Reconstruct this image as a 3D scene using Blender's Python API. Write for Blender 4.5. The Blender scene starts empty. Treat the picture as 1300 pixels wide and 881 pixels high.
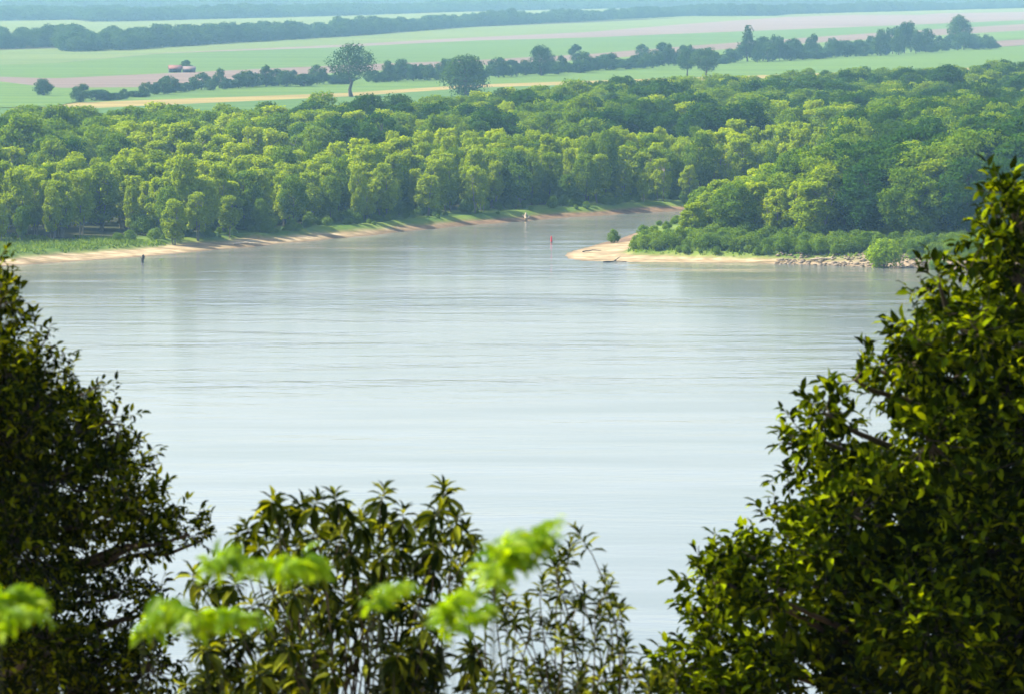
import bpy, math, random
import numpy as np
from mathutils import Vector

R = math.radians
rng = np.random.default_rng(7)
random.seed(7)
sc = bpy.context.scene
col = sc.collection

# ------------------------------------------------------------------ camera
F = 6000.0            # focal length in pixels of a 1300 px wide picture
H = 55.3              # eye height over the river
PITCH = math.atan(465.5 / F)
cam_d = bpy.data.cameras.new('camera')
cam_d.sensor_width = 36.0
cam_d.lens = 36.0 * F / 1300.0
cam_d.clip_start = 0.5
cam_d.clip_end = 30000
cam_d.dof.use_dof = True
cam_d.dof.focus_distance = 1300
cam_d.dof.aperture_fstop = 9.0
cam = bpy.data.objects.new('camera', cam_d)
col.objects.link(cam)
cam.location = (0, 0, H)
cam.rotation_euler = (R(90) - PITCH, 0, 0)
sc.camera = cam

# ------------------------------------------------------------------ sky, sun, exposure
SUN_EL, SUN_AZ = R(50), R(-76)      # azimuth from the view direction, negative = to the left
w = bpy.data.worlds.new('World'); sc.world = w; w.use_nodes = True
nt = w.node_tree
bg = nt.nodes['Background']
sky = nt.nodes.new('ShaderNodeTexSky')
sky.sky_type = 'NISHITA'; sky.sun_disc = False
sky.sun_elevation = SUN_EL; sky.sun_rotation = SUN_AZ
sky.air_density = 1.0; sky.dust_density = 2.6; sky.ozone_density = 1.5
nt.links.new(sky.outputs[0], bg.inputs[0])
bg.inputs[1].default_value = 0.15
sl = bpy.data.lights.new('sun', 'SUN'); sl.energy = 5.0; sl.angle = R(0.53); sl.color = (1, .93, .78)
so = bpy.data.objects.new('sun', sl); col.objects.link(so)
sd = Vector((math.sin(SUN_AZ) * math.cos(SUN_EL), math.cos(SUN_AZ) * math.cos(SUN_EL), math.sin(SUN_EL)))
so.rotation_euler = sd.to_track_quat('Z', 'Y').to_euler()
so.location = (-40, 0, 120)
sc.view_settings.view_transform = 'Standard'
sc.view_settings.look = 'None'
sc.view_settings.gamma = 1.0
sc.view_settings.exposure = 1.0
sc.render.engine = 'CYCLES'
cy = sc.cycles
cy.max_bounces = 6; cy.diffuse_bounces = 2; cy.glossy_bounces = 2; cy.transmission_bounces = 3
cy.volume_bounces = 1; cy.transparent_max_bounces = 6
cy.use_denoising = True
HAZE = 0.00009

# ------------------------------------------------------------------ helpers
def at(px, py, z=0.0):
    """the place where the sight line through a photo pixel meets height z"""
    dx, dy = (px - 650) / F, -(py - 440.5) / F
    v = np.array([dx, math.cos(PITCH) + dy * math.sin(PITCH), -math.sin(PITCH) + dy * math.cos(PITCH)])
    t = (z - H) / v[2]
    return v * t + np.array([0, 0, H])

def pt(px, py, D):
    dx, dy = (px - 650) / F, -(py - 440.5) / F
    v = np.array([dx, math.cos(PITCH) + dy * math.sin(PITCH), -math.sin(PITCH) + dy * math.cos(PITCH)])
    return v * (D / v[1]) + np.array([0, 0, H])

def to_px(P):
    P = np.asarray(P, float)
    x, y, z = P[..., 0], P[..., 1], P[..., 2] - H
    d = y * math.cos(PITCH) - z * math.sin(PITCH)
    u = y * math.sin(PITCH) + z * math.cos(PITCH)
    return 650 + F * x / d, 440.5 - F * u / d, d

def tag(o, label=None, cat=None, group=None, kind=None):
    if label: o['label'] = label
    if cat: o['category'] = cat
    if group: o['group'] = group
    if kind: o['kind'] = kind
    return o

def empty(name, loc, rz=0.0):
    o = bpy.data.objects.new(name, None); col.objects.link(o)
    o.location = [float(c) for c in loc]; o.rotation_euler = (0, 0, rz)
    return o

def npmesh(name, V, Fs, mat=None, smooth=False, attrs=None):
    """V (n,3); Fs list of (m,k) index arrays"""
    me = bpy.data.meshes.new(name)
    V = np.asarray(V, np.float32)
    me.vertices.add(len(V)); me.vertices.foreach_set('co', V.ravel())
    Fs = [np.asarray(f, np.int32) for f in Fs if len(f)]
    loops = np.concatenate([f.ravel() for f in Fs])
    sizes = np.concatenate([np.full(len(f), f.shape[1], np.int32) for f in Fs])
    starts = np.concatenate([[0], np.cumsum(sizes)[:-1]]).astype(np.int32)
    me.loops.add(len(loops)); me.loops.foreach_set('vertex_index', loops)
    me.polygons.add(len(sizes)); me.polygons.foreach_set('loop_start', starts)
    me.polygons.foreach_set('loop_total', sizes)
    if smooth: me.polygons.foreach_set('use_smooth', np.ones(len(sizes), bool))
    for k, (dom, arr) in (attrs or {}).items():
        a = me.attributes.new(k, 'FLOAT', dom); a.data.foreach_set('value', np.asarray(arr, np.float32))
    me.update(calc_edges=True); me.validate()
    if mat: me.materials.append(mat)
    return me

def obj(name, me, parent=None, loc=None):
    o = bpy.data.objects.new(name, me); col.objects.link(o)
    if parent: o.parent = parent
    if loc is not None: o.location = [float(c) for c in loc]
    return o

def copy_tree(o, parent=None):
    c = o.copy(); col.objects.link(c)
    if parent: c.parent = parent
    for ch in [k for k in o.children]: copy_tree(ch, c)
    return c

def norm(v): return v / np.maximum(np.linalg.norm(v, axis=-1, keepdims=True), 1e-9)

class MB:
    """collects tubes, boxes and polygons for one mesh"""
    def __init__(s): s.V = []; s.Q = []; s.T = []; s.N = 0; s.n = 0
    def add(s, V, Q=(), T=()):
        V = np.asarray(V, float)
        s.V.append(V)
        if len(Q): s.Q.append(np.asarray(Q) + s.n)
        if len(T): s.T.append(np.asarray(T) + s.n)
        s.n += len(V)
    def tube(s, pts, rad, n=6, cap=True):
        pts = np.asarray(pts, float); m = len(pts); rad = np.broadcast_to(rad, (m,))
        d = norm(np.gradient(pts, axis=0))
        ref = np.array([0, 0, 1.]) if abs(d[0][2]) < .9 else np.array([1., 0, 0])
        a = norm(np.cross(d, ref)); b = np.cross(d, a)
        th = np.arange(n) * 2 * math.pi / n
        V = pts[:, None] + rad[:, None, None] * (np.cos(th)[None, :, None] * a[:, None] + np.sin(th)[None, :, None] * b[:, None])
        V = V.reshape(-1, 3)
        i = np.arange(m - 1)[:, None] * n; j = np.arange(n)[None]; k = (j + 1) % n
        Q = np.stack([i + j, i + k, i + n + k, i + n + j], -1).reshape(-1, 4)
        T = []
        if cap:
            V = np.vstack([V, pts[-1:]]); e = (m - 1) * n
            T = np.array([[e + q, e + (q + 1) % n, m * n] for q in range(n)])
        s.add(V, Q, T)
    def box(s, c, size, rz=0.0):
        c = np.array(c, float); h = np.array(size, float) / 2
        P = np.array([[x, y, z] for x in (-1, 1) for y in (-1, 1) for z in (-1, 1)]) * h
        ca, sa = math.cos(rz), math.sin(rz)
        P = np.stack([P[:, 0] * ca - P[:, 1] * sa, P[:, 0] * sa + P[:, 1] * ca, P[:, 2]], -1) + c
        s.add(P, [[0, 1, 3, 2], [4, 6, 7, 5], [0, 4, 5, 1], [2, 3, 7, 6], [0, 2, 6, 4], [1, 5, 7, 3]])
    def mesh(s, name, mat, smooth=False):
        Fs = []
        if s.Q: Fs.append(np.vstack(s.Q))
        if s.T: Fs.append(np.vstack(s.T))
        return npmesh(name, np.vstack(s.V), Fs, mat, smooth)
    def build(s, name, mat, parent=None, smooth=False, loc=None):
        return obj(name, s.mesh(name, mat, smooth), parent, loc)

def cards(P, N, L, W, rg, roll=None):
    """small bent leaf clumps: quads with one raised corner, at P facing N"""
    n = len(P)
    t = norm(np.cross(N, norm(rg.normal(size=(n, 3)))))
    b = np.cross(N, t)
    L = np.broadcast_to(L, (n,))[:, None]; W = np.broadcast_to(W, (n,))[:, None]
    bend = (rg.random((n, 1)) - .3) * .5 * L
    V = np.stack([P - t * L / 2 - b * W * .28, P - t * L * .05 - b * W * .5 + N * bend, P + t * L / 2 + b * W * .12,
                  P + t * L * .1 + b * W * .5 + N * bend * .6, P - t * L * .42 + b * W * .3], 1).reshape(-1, 3)
    return V, np.arange(n * 5).reshape(n, 5)

# leaf template: rows along the midrib (u, half width v, droop w)
LEAF = np.array([[0, 0, 0], [.3, -.42, .06], [.3, 0, 0], [.3, .42, .06], [.68, -.36, .03], [.68, 0, -.05], [.68, .36, .03], [1, 0, -.16]])
LEAF_Q = np.array([[1, 4, 5, 2], [2, 5, 6, 3]])
LEAF_T = np.array([[0, 1, 2], [0, 2, 3], [4, 7, 5], [5, 7, 6]])
def leaves(P, D, U, L, W, droop=1.0):
    """real leaves at P growing along D with upper side U"""
    n = len(P)
    D = norm(D); S = norm(np.cross(D, U)); U = np.cross(S, D)
    L = np.broadcast_to(L, (n,))[:, None, None]; W = np.broadcast_to(W, (n,))[:, None, None]
    t = LEAF[None]
    V = P[:, None] + D[:, None] * t[..., 0:1] * L + S[:, None] * t[..., 1:2] * W + U[:, None] * t[..., 2:3] * L * droop
    off = np.arange(n)[:, None, None] * 8
    return V.reshape(-1, 3), (LEAF_Q[None] + off).reshape(-1, 4), (LEAF_T[None] + off).reshape(-1, 3)

# ------------------------------------------------------------------ materials
def mat(name):
    m = bpy.data.materials.new(name); m.use_nodes = True
    t = m.node_tree; return m, t, t.nodes['Principled BSDF']

def node(t, kind, **kw):
    n = t.nodes.new(kind)
    for k, v in kw.items(): setattr(n, k, v)
    return n

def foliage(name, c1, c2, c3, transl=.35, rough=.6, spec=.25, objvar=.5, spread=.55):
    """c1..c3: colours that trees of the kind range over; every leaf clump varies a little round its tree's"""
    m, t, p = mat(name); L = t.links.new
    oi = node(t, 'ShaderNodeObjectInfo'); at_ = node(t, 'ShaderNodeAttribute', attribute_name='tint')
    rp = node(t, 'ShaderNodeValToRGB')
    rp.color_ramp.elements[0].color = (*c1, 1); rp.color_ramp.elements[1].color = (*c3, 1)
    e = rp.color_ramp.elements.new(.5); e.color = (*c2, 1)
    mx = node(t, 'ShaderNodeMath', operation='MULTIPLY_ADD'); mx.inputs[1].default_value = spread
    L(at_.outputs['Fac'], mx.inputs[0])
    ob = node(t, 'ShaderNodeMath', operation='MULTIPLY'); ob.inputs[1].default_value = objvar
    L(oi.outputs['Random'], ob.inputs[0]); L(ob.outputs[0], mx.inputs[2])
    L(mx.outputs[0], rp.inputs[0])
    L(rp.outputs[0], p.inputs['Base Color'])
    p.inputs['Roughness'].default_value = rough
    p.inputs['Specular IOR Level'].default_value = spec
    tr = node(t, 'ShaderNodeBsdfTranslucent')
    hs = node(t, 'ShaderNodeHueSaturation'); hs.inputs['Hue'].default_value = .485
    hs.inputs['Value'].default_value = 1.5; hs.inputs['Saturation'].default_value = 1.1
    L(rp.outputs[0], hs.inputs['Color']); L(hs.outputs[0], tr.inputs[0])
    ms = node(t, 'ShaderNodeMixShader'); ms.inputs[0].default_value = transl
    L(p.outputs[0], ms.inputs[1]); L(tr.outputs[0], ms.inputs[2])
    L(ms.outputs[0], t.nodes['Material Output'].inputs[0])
    return m

def noisy(name, c1, c2, scale=5, rough=.8, detail=5, coord='Object', stretch=(1, 1, 1), bump=0.0, lo=.3, hi=.7):
    m, t, p = mat(name); L = t.links.new
    tc = node(t, 'ShaderNodeTexCoord'); mp = node(t, 'ShaderNodeMapping'); mp.inputs['Scale'].default_value = stretch
    L(tc.outputs[coord], mp.inputs[0])
    n = node(t, 'ShaderNodeTexNoise'); n.inputs['Scale'].default_value = scale; n.inputs['Detail'].default_value = detail
    L(mp.outputs[0], n.inputs['Vector'])
    rp = node(t, 'ShaderNodeValToRGB')
    rp.color_ramp.elements[0].position = lo; rp.color_ramp.elements[1].position = hi
    rp.color_ramp.elements[0].color = (*c1, 1); rp.color_ramp.elements[1].color = (*c2, 1)
    L(n.outputs[0], rp.inputs[0]); L(rp.outputs[0], p.inputs['Base Color'])
    p.inputs['Roughness'].default_value = rough
    p.inputs['Specular IOR Level'].default_value = .3
    if bump:
        b = node(t, 'ShaderNodeBump'); b.inputs['Strength'].default_value = bump
        L(n.outputs[0], b.inputs['Height']); L(b.outputs[0], p.inputs['Normal'])
    return m

M_WILLOW = foliage('willow_leaves', (.13, .21, .001), (.23, .33, .001), (.33, .41, .001), transl=.45, spec=.0)
M_BROAD = foliage('woodland_leaves', (.05, .115, .001), (.11, .20, .001), (.20, .29, .001), transl=.4, spec=.0)
M_DARK = foliage('dark_leaves', (.014, .05, .003), (.032, .09, .004), (.065, .125, .005), transl=.3, spec=.0)
M_FIELDTREE = foliage('hedgerow_leaves', (.02, .06, .02), (.035, .085, .022), (.06, .12, .026), transl=.3, spec=.0)
M_SHRUB = foliage('shrub_leaves', (.07, .14, .009), (.11, .20, .012), (.18, .26, .02), transl=.4, spec=.0)
M_BRIGHT = foliage('bright_leaves', (.12, .22, .003), (.18, .30, .004), (.26, .36, .006), transl=.4, spec=0)
M_GRASS = foliage('grass_blades', (.08, .15, .012), (.12, .21, .016), (.18, .25, .03), transl=.4)
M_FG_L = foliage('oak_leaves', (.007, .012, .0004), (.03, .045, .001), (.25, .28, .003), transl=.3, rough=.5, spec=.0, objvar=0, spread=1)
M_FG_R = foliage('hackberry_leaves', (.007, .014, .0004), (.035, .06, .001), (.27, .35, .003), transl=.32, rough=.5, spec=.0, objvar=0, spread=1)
M_FG_M = foliage('chestnut_leaves', (.010, .018, .001), (.04, .058, .002), (.30, .33, .02), transl=.3, rough=.45, spec=.02, objvar=0, spread=1)
M_FROND = foliage('sumac_leaves', (.09, .20, .001), (.17, .31, .001), (.28, .42, .003), transl=.55, rough=.5, spec=.3, objvar=0, spread=1)
M_BARK = noisy('bark', (.05, .04, .028), (.12, .10, .07), scale=3, stretch=(4, 4, .6), bump=.4)
M_PALEBARK = noisy('pale_bark', (.13, .12, .09), (.26, .24, .18), scale=2, stretch=(3, 3, .5), bump=.3)
M_TWIG = noisy('twig_bark', (.05, .035, .02), (.10, .075, .04), scale=9, stretch=(4, 4, 1))
M_FRESH = noisy('green_stem', (.02, .028, .006), (.04, .05, .012), scale=12)

# ------------------------------------------------------------------ shoreline and ground
LZ = 3.0     # height of the flood plain over the river
shoreA = [(-260, 356), (-90, 347), (0, 339), (60, 334.5), (110, 331), (150, 328.5), (190, 325.5), (230, 322), (275, 317.5), (320, 314), (360, 309), (400, 306),
          (430, 302.5), (470, 299), (515, 294), (560, 290), (600, 286), (640, 283.5), (670, 280.5), (700, 278), (735, 275.5), (760, 274.5), (800, 271.5), (830, 270), (900, 267),
          (1000, 264), (1100, 263), (1120, 266), (1100, 269), (1000, 277), (900, 286), (860, 289), (825, 294), (800, 299), (786, 304), (770, 308),
          (748, 313), (728, 318), (717, 322), (714, 325), (719, 328.5), (735, 331), (760, 332.5), (800, 333.2), (850, 333.6), (900, 334), (950, 334.6),
          (1000, 335.6), (1050, 337), (1100, 338.6), (1150, 340), (1200, 341.8), (1240, 343.5), (1320, 347), (1480, 352)]
S = np.array([at(x, y, 0)[:2] for x, y in shoreA])
S = np.vstack([[(-9000, 600)], [(-700, 800)], S, [(900, 780)], [(9000, 500)]])
# a little natural wobble between the traced points
def densify(S, step=6.0):
    out = []
    for a, b in zip(S[:-1], S[1:]):
        L = np.linalg.norm(b - a); n = max(1, int(min(L, 400) / step))
        for k in range(n): out.append(a + (b - a) * k / n)
    out.append(S[-1]); return np.array(out)
S = densify(S)
wob = np.convolve(rng.normal(size=len(S)), np.ones(3) / 3, 'same')
inner = (S[:, 1] > 820) & (np.abs(S[:, 0]) < 300)
S[inner, 1] += wob[inner] * 1.3
POLY = np.vstack([S, [(9000, 23000)], [(-9000, 23000)]])

def sdf(X, Y):
    """distance to the waterline, positive on land"""
    X = np.asarray(X, float).ravel(); Y = np.asarray(Y, float).ravel()
    d = np.full(X.shape, 1e18); ins = np.zeros(X.shape, bool)
    n = len(POLY)
    for i in range(n):
        ax, ay = POLY[i]; bx, by = POLY[(i + 1) % n]
        ex, ey = bx - ax, by - ay
        if i < len(S) - 1:
            t = np.clip(((X - ax) * ex + (Y - ay) * ey) / (ex * ex + ey * ey + 1e-9), 0, 1)
            d = np.minimum(d, (X - ax - t * ex) ** 2 + (Y - ay - t * ey) ** 2)
        c = ((ay > Y) != (by > Y))
        with np.errstate(divide='ignore', invalid='ignore'):
            xi = ax + (Y - ay) * ex / (ey if abs(ey) > 1e-9 else 1e-9)
        ins ^= c & (X < xi)
    return np.where(ins, 1, -1) * np.sqrt(d)

TIP = at(716, 325)[:2]
def vnoise(X, Y, s, seed):
    """smooth value noise"""
    g = np.random.default_rng(seed).random((257, 257))
    x = (X / s) % 256; y = (Y / s) % 256
    i = np.floor(x).astype(int); j = np.floor(y).astype(int); u = x - i; v = y - j
    u = u * u * (3 - 2 * u); v = v * v * (3 - 2 * v)
    return (g[i, j] * (1 - u) * (1 - v) + g[i + 1, j] * u * (1 - v) + g[i, j + 1] * (1 - u) * v + g[i + 1, j + 1] * u * v) - .5

def beach(X, Y):
    """width of the bare sand"""
    b = 4.2 + 3.5 * vnoise(X, Y, 14, 3)
    left = np.exp(-((X + 70) / 30) ** 2) * (Y < 1000)
    b = b + 4.5 * left
    tip = np.exp(-((X - TIP[0] - 8) / 16) ** 2) * ((Y < 1010) & (X > TIP[0] - 5))
    pen = ((X > TIP[0]) & (Y < 985) & (X < 75))
    return b + 6 * tip + 2.5 * pen

def hgt(X, Y):
    X = np.asarray(X, float); Y = np.asarray(Y, float); sh = X.shape
    x, y = X.ravel(), Y.ravel()
    s = sdf(x, y); b = beach(x, y)
    z = np.where(s < 0, -np.minimum(3, -s * .22), 0.0)
    k = np.clip(s / b, 0, 1)
    pen = ((x > TIP[0]) & (y < 985)).astype(float)
    rise = .55 + .35 * (1 - pen) + .25 * vnoise(x, y, 9, 5)
    z = np.where(s >= 0, rise * k ** (1.0 + .5 * pen), z)
    z = z + np.where(s > b, .9 * np.clip((s - b) / 2.2, 0, 1), 0)
    z = z + np.where(s > b, (LZ - .9 - rise) * np.clip((s - b) / 45, 0, 1), 0)
    z = z + np.where(s > 0, vnoise(x, y, 5, 9) * .3 * np.clip(s / 4, 0, 1) * np.clip(1 - (y - 1300) / 300, 0, 1), 0)
    # the bluff the photographer stands on
    prof = np.interp(y, [-400, 0, 5, 12, 22, 40, 70, 110, 150, 175], [57, 53.7, 53.2, 50.8, 45.8, 37.8, 25, 10, 1.0, -3])
    near = y < 175
    z = np.where(near, np.maximum(prof + vnoise(x, y, 6, 11) * .8 * (y > 6), -3), z)
    return z.reshape(sh)

def axis(*segs):
    out = [segs[0][0]]
    for a, b, st in segs:
        n = max(1, round((b - a) / st)); out += list(np.linspace(a, b, n + 1)[1:])
    return np.array(out)
gx = axis((-9000, -1500, 500), (-1500, -400, 60), (-400, -150, 10), (-150, 170, 1.25), (170, 420, 10), (420, 1500, 60), (1500, 9000, 500))
gy = axis((-300, -40, 20), (-40, 180, 4), (180, 840, 30), (840, 900, 6), (900, 1200, 1.25), (1200, 1500, 12), (1500, 3500, 60), (3500, 21900, 400))
GX, GY = np.meshgrid(gx, gy, indexing='ij')
GZ = hgt(GX, GY)
GS = sdf(GX, GY); GB = beach(GX.ravel(), GY.ravel())
nx, ny = len(gx), len(gy)
def grid(A_, X, Y):
    X = np.asarray(X, float); Y = np.asarray(Y, float); A_ = A_.reshape(nx, ny)
    i = np.clip(np.searchsorted(gx, X) - 1, 0, nx - 2); j = np.clip(np.searchsorted(gy, Y) - 1, 0, ny - 2)
    u = (X - gx[i]) / (gx[i + 1] - gx[i]); v = (Y - gy[j]) / (gy[j + 1] - gy[j])
    return A_[i, j] * (1 - u) * (1 - v) + A_[i + 1, j] * u * (1 - v) + A_[i, j + 1] * (1 - u) * v + A_[i + 1, j + 1] * u * v
def hgt(X, Y): return grid(GZ, X, Y)
def sdf(X, Y): return grid(GS, X, Y)
ii, jj = np.meshgrid(np.arange(nx - 1), np.arange(ny - 1), indexing='ij')
q = (ii * ny + jj).ravel()
Q = np.stack([q, q + ny, q + ny + 1, q + 1], 1)
sand = np.clip(1 - (GS - GB + 1.0) / 2.0, 0, 1) * (GY.ravel() > 300)
stone = np.clip((GX.ravel() - 58) / 14, 0, 1) * (GY.ravel() < 990) * np.clip(1 - (GS - 14) / 6, 0, 1) * (GS > -3)
wet = np.clip(1 - GS / 2.0, 0, 1)
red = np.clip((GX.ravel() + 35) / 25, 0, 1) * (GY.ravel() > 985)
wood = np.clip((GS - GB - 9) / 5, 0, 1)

mg, t, p = mat('ground'); Lk = t.links.new
def A(nm):
    return node(t, 'ShaderNodeAttribute', attribute_name=nm).outputs['Fac']
tc = node(t, 'ShaderNodeTexCoord')
def nz(scale, detail=4, stretch=(1, 1, 1)):
    mp = node(t, 'ShaderNodeMapping'); mp.inputs['Scale'].default_value = stretch
    Lk(tc.outputs['Object'], mp.inputs[0])
    n = node(t, 'ShaderNodeTexNoise'); n.inputs['Scale'].default_value = scale; n.inputs['Detail'].default_value = detail
    Lk(mp.outputs[0], n.inputs['Vector']); return n.outputs[0]
def ramp(src, c1, c2, lo=.35, hi=.65):
    r = node(t, 'ShaderNodeValToRGB'); r.color_ramp.elements[0].position = lo; r.color_ramp.elements[1].position = hi
    r.color_ramp.elements[0].color = (*c1, 1); r.color_ramp.elements[1].color = (*c2, 1); Lk(src, r.inputs[0]); return r.outputs[0]
def mix(f, a, b):
    m_ = node(t, 'ShaderNodeMix', data_type='RGBA'); Lk(f, m_.inputs[0]); Lk(a, m_.inputs[6]); Lk(b, m_.inputs[7]); return m_.outputs[2]
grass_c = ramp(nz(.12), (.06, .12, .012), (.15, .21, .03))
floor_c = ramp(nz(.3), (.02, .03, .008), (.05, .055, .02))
sand_c = mix(ramp(nz(.10, 5, (.6, 2.2, 1)), (0, 0, 0), (1, 1, 1), .45, .62), ramp(nz(.35, 6), (.24, .18, .095), (.44, .355, .22)), ramp(nz(.5, 6), (.12, .10, .045), (.25, .18, .10)))
mud_c = ramp(nz(.4, 6), (.09, .06, .035), (.22, .145, .085))
stone_c = ramp(nz(1.1, 8), (.10, .08, .05), (.34, .26, .17))
wet_c = ramp(nz(.6), (.09, .065, .035), (.17, .12, .07))
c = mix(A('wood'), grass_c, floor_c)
c = mix(A('sand'), c, mix(A('red'), sand_c, mud_c))
c = mix(A('stone'), c, stone_c)
c = mix(A('wet'), c, wet_c)
Lk(c, p.inputs['Base Color']); p.inputs['Roughness'].default_value = .9; p.inputs['Specular IOR Level'].default_value = .15
bmp = node(t, 'ShaderNodeBump'); bmp.inputs['Strength'].default_value = .6; bmp.inputs['Distance'].default_value = .3
Lk(nz(1.2, 6), bmp.inputs['Height']); Lk(bmp.outputs[0], p.inputs['Normal'])
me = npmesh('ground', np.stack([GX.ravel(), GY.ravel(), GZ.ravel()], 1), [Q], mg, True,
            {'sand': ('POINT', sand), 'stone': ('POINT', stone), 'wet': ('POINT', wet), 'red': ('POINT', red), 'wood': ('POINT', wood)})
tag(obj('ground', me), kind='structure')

# ------------------------------------------------------------------ river
mw, t, p = mat('river_water'); Lk = t.links.new
tc = node(t, 'ShaderNodeTexCoord')
patch = nz(.012, 5, (.35, 1.6, 1))            # smooth and ruffled reaches of the current
patch2 = nz(.05, 5, (.3, 1.3, 1))
fine = nz(.55, 6, (.55, 1.0, 1))
mid = nz(.13, 4, (.45, 1.0, 1))
pw = node(t, 'ShaderNodeMapRange'); pw.inputs[1].default_value = .42; pw.inputs[2].default_value = .60
pw.inputs[3].default_value = .05; pw.inputs[4].default_value = 1.0
ad = node(t, 'ShaderNodeMath', operation='ADD'); hf = node(t, 'ShaderNodeMath', operation='MULTIPLY'); hf.inputs[1].default_value = .5
Lk(patch, ad.inputs[0]); Lk(patch2, ad.inputs[1]); Lk(ad.outputs[0], hf.inputs[0]); Lk(hf.outputs[0], pw.inputs[0])
b2 = node(t, 'ShaderNodeBump'); b1 = node(t, 'ShaderNodeBump'); b1.inputs['Distance'].default_value = .22
sp = node(t, 'ShaderNodeSeparateXYZ'); Lk(tc.outputs['Object'], sp.inputs[0])
fy = node(t, 'ShaderNodeMapRange'); fy.inputs[1].default_value = 560; fy.inputs[2].default_value = 860   # faster, ruffled water off the far bank
fy.inputs[3].default_value = .25; fy.inputs[4].default_value = 1.0; Lk(sp.outputs[1], fy.inputs[0])
mu = node(t, 'ShaderNodeMath', operation='MULTIPLY'); Lk(pw.outputs[0], mu.inputs[0]); Lk(fy.outputs[0], mu.inputs[1])
rr_ = node(t, 'ShaderNodeMapRange'); rr_.inputs[3].default_value = .16; rr_.inputs[4].default_value = .07; Lk(pw.outputs[0], rr_.inputs[0]); Lk(rr_.outputs[0], p.inputs['Roughness'])
Lk(mu.outputs[0], b2.inputs['Strength'])
Lk(mu.outputs[0], b1.inputs['Strength']); Lk(fine, b1.inputs['Height'])
b2.inputs['Distance'].default_value = .6
Lk(mid, b2.inputs['Height']); Lk(b1.outputs[0], b2.inputs['Normal'])
Lk(b2.outputs[0], p.inputs['Normal'])
Lk(ramp(patch2, (.12, .135, .115), (.165, .175, .16)), p.inputs['Base Color'])
p.inputs['Roughness'].default_value = .08; p.inputs['IOR'].default_value = 1.333
V = [(-9000, 150, 0), (9000, 150, 0), (9000, 1700, 0), (-9000, 1700, 0)]
tag(obj('river', npmesh('river', V, [[[0, 1, 2, 3]]], mw)), kind='structure')

# ------------------------------------------------------------------ fields beyond the woods
X5 = [-500, 0, 70, 200, 440, 600, 750, 870, 1000, 1130, 1300, 1800]
lines = [   # photo heights of the field edges at X5, nearest last
    [68, 64, 62, 59, 47, 35, 29, 23, 19, 17, 11, -4],        # 0 far wood edge
    [86, 82, 80, 68, 57, 48, 41, 31, 22, 18, 12, -3],        # 1 pale green / ploughed
    [86.2, 82.2, 80.2, 68.5, 60, 52, 48, 43, 38, 33, 26, 10],       # 2 ploughed / green
    [104, 98, 100, 94, 83, 77, 69, 59, 50, 41, 31, 14],      # 3 green / ploughed
    [108, 104, 112, 111, 92, 84, 76, 67, 57, 49, 39, 22],    # 4 ploughed / green
    [128, 126, 132, 127, 118.5, 108, 103, 99, 95, 90, 84, 60],  # 5 green / stubble
    [140, 137, 140, 134, 123, 112, 107, 103, 99, 94, 88, 64],  # 6 stubble / green
    [190, 185, 180, 175, 165, 160, 155, 150, 146, 142, 140, 130]]
xs = np.arange(-500, 1801, 20.0)
YL = [np.interp(xs, X5, l) for l in lines]
YL[1] = np.minimum(YL[1], YL[2])
def crop(name, c1, c2, st, sc_=.02, lo=.38, hi=.62): return noisy(name, c1, c2, scale=sc_, stretch=st, lo=lo, hi=hi, rough=.95, detail=8)
fm = [crop('pale_crop', (.05, .10, .008), (.11, .15, .02), (.25, 3, 1)),
      crop('ploughed_soil', (.105, .08, .065), (.165, .13, .11), (.2, 3, 1)),
      crop('green_crop', (.035, .09, .001), (.065, .13, .001), (.15, 3, 1)),
      crop('ploughed_soil_red', (.10, .07, .052), (.15, .11, .085), (.2, 3, 1)),
      crop('young_crop', (.042, .10, .001), (.075, .145, .001), (.15, 3, 1)),
      crop('stubble', (.17, .135, .025), (.24, .19, .05), (.2, 3, 1)),
      crop('green_verge', (.03, .09, .001), (.055, .12, .003), (.15, 3, 1))]
for k in range(7):
    a = np.array([at(x, y, LZ + .25) for x, y in zip(xs, YL[k])]); b = np.array([at(x, y, LZ + .25) for x, y in zip(xs, YL[k + 1])])
    n = len(xs); i = np.arange(n - 1)
    tag(obj('field', npmesh('field', np.vstack([a, b]), [np.stack([i + n, i + n + 1, i + 1, i], 1)], fm[k])), kind='structure')
def patchfield(pts, m, dz=.5):
    P = np.array([at(x, y, LZ + dz) for x, y in pts])[::-1]
    # fan from the first corner keeps it a flat polygon
    tag(obj('field', npmesh('field', P, [np.arange(len(P))[None]], m)), kind='structure')
patchfield([(1228, 44), (1310, 39), (1500, 31), (1500, 42), (1310, 49.5), (1250, 53)], fm[4])
patchfield([(1250, 53.2), (1310, 50), (1500, 42), (1500, 50), (1310, 57), (1250, 61)], fm[3])
patchfield([(-60, 104), (0, 104), (38, 109), (75, 117), (110, 128), (60, 136), (-60, 138)], fm[4])
patchfield([(540, 12), (572, 8), (600, 2), (560, 2), (525, 7)], fm[0], .6)

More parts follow.
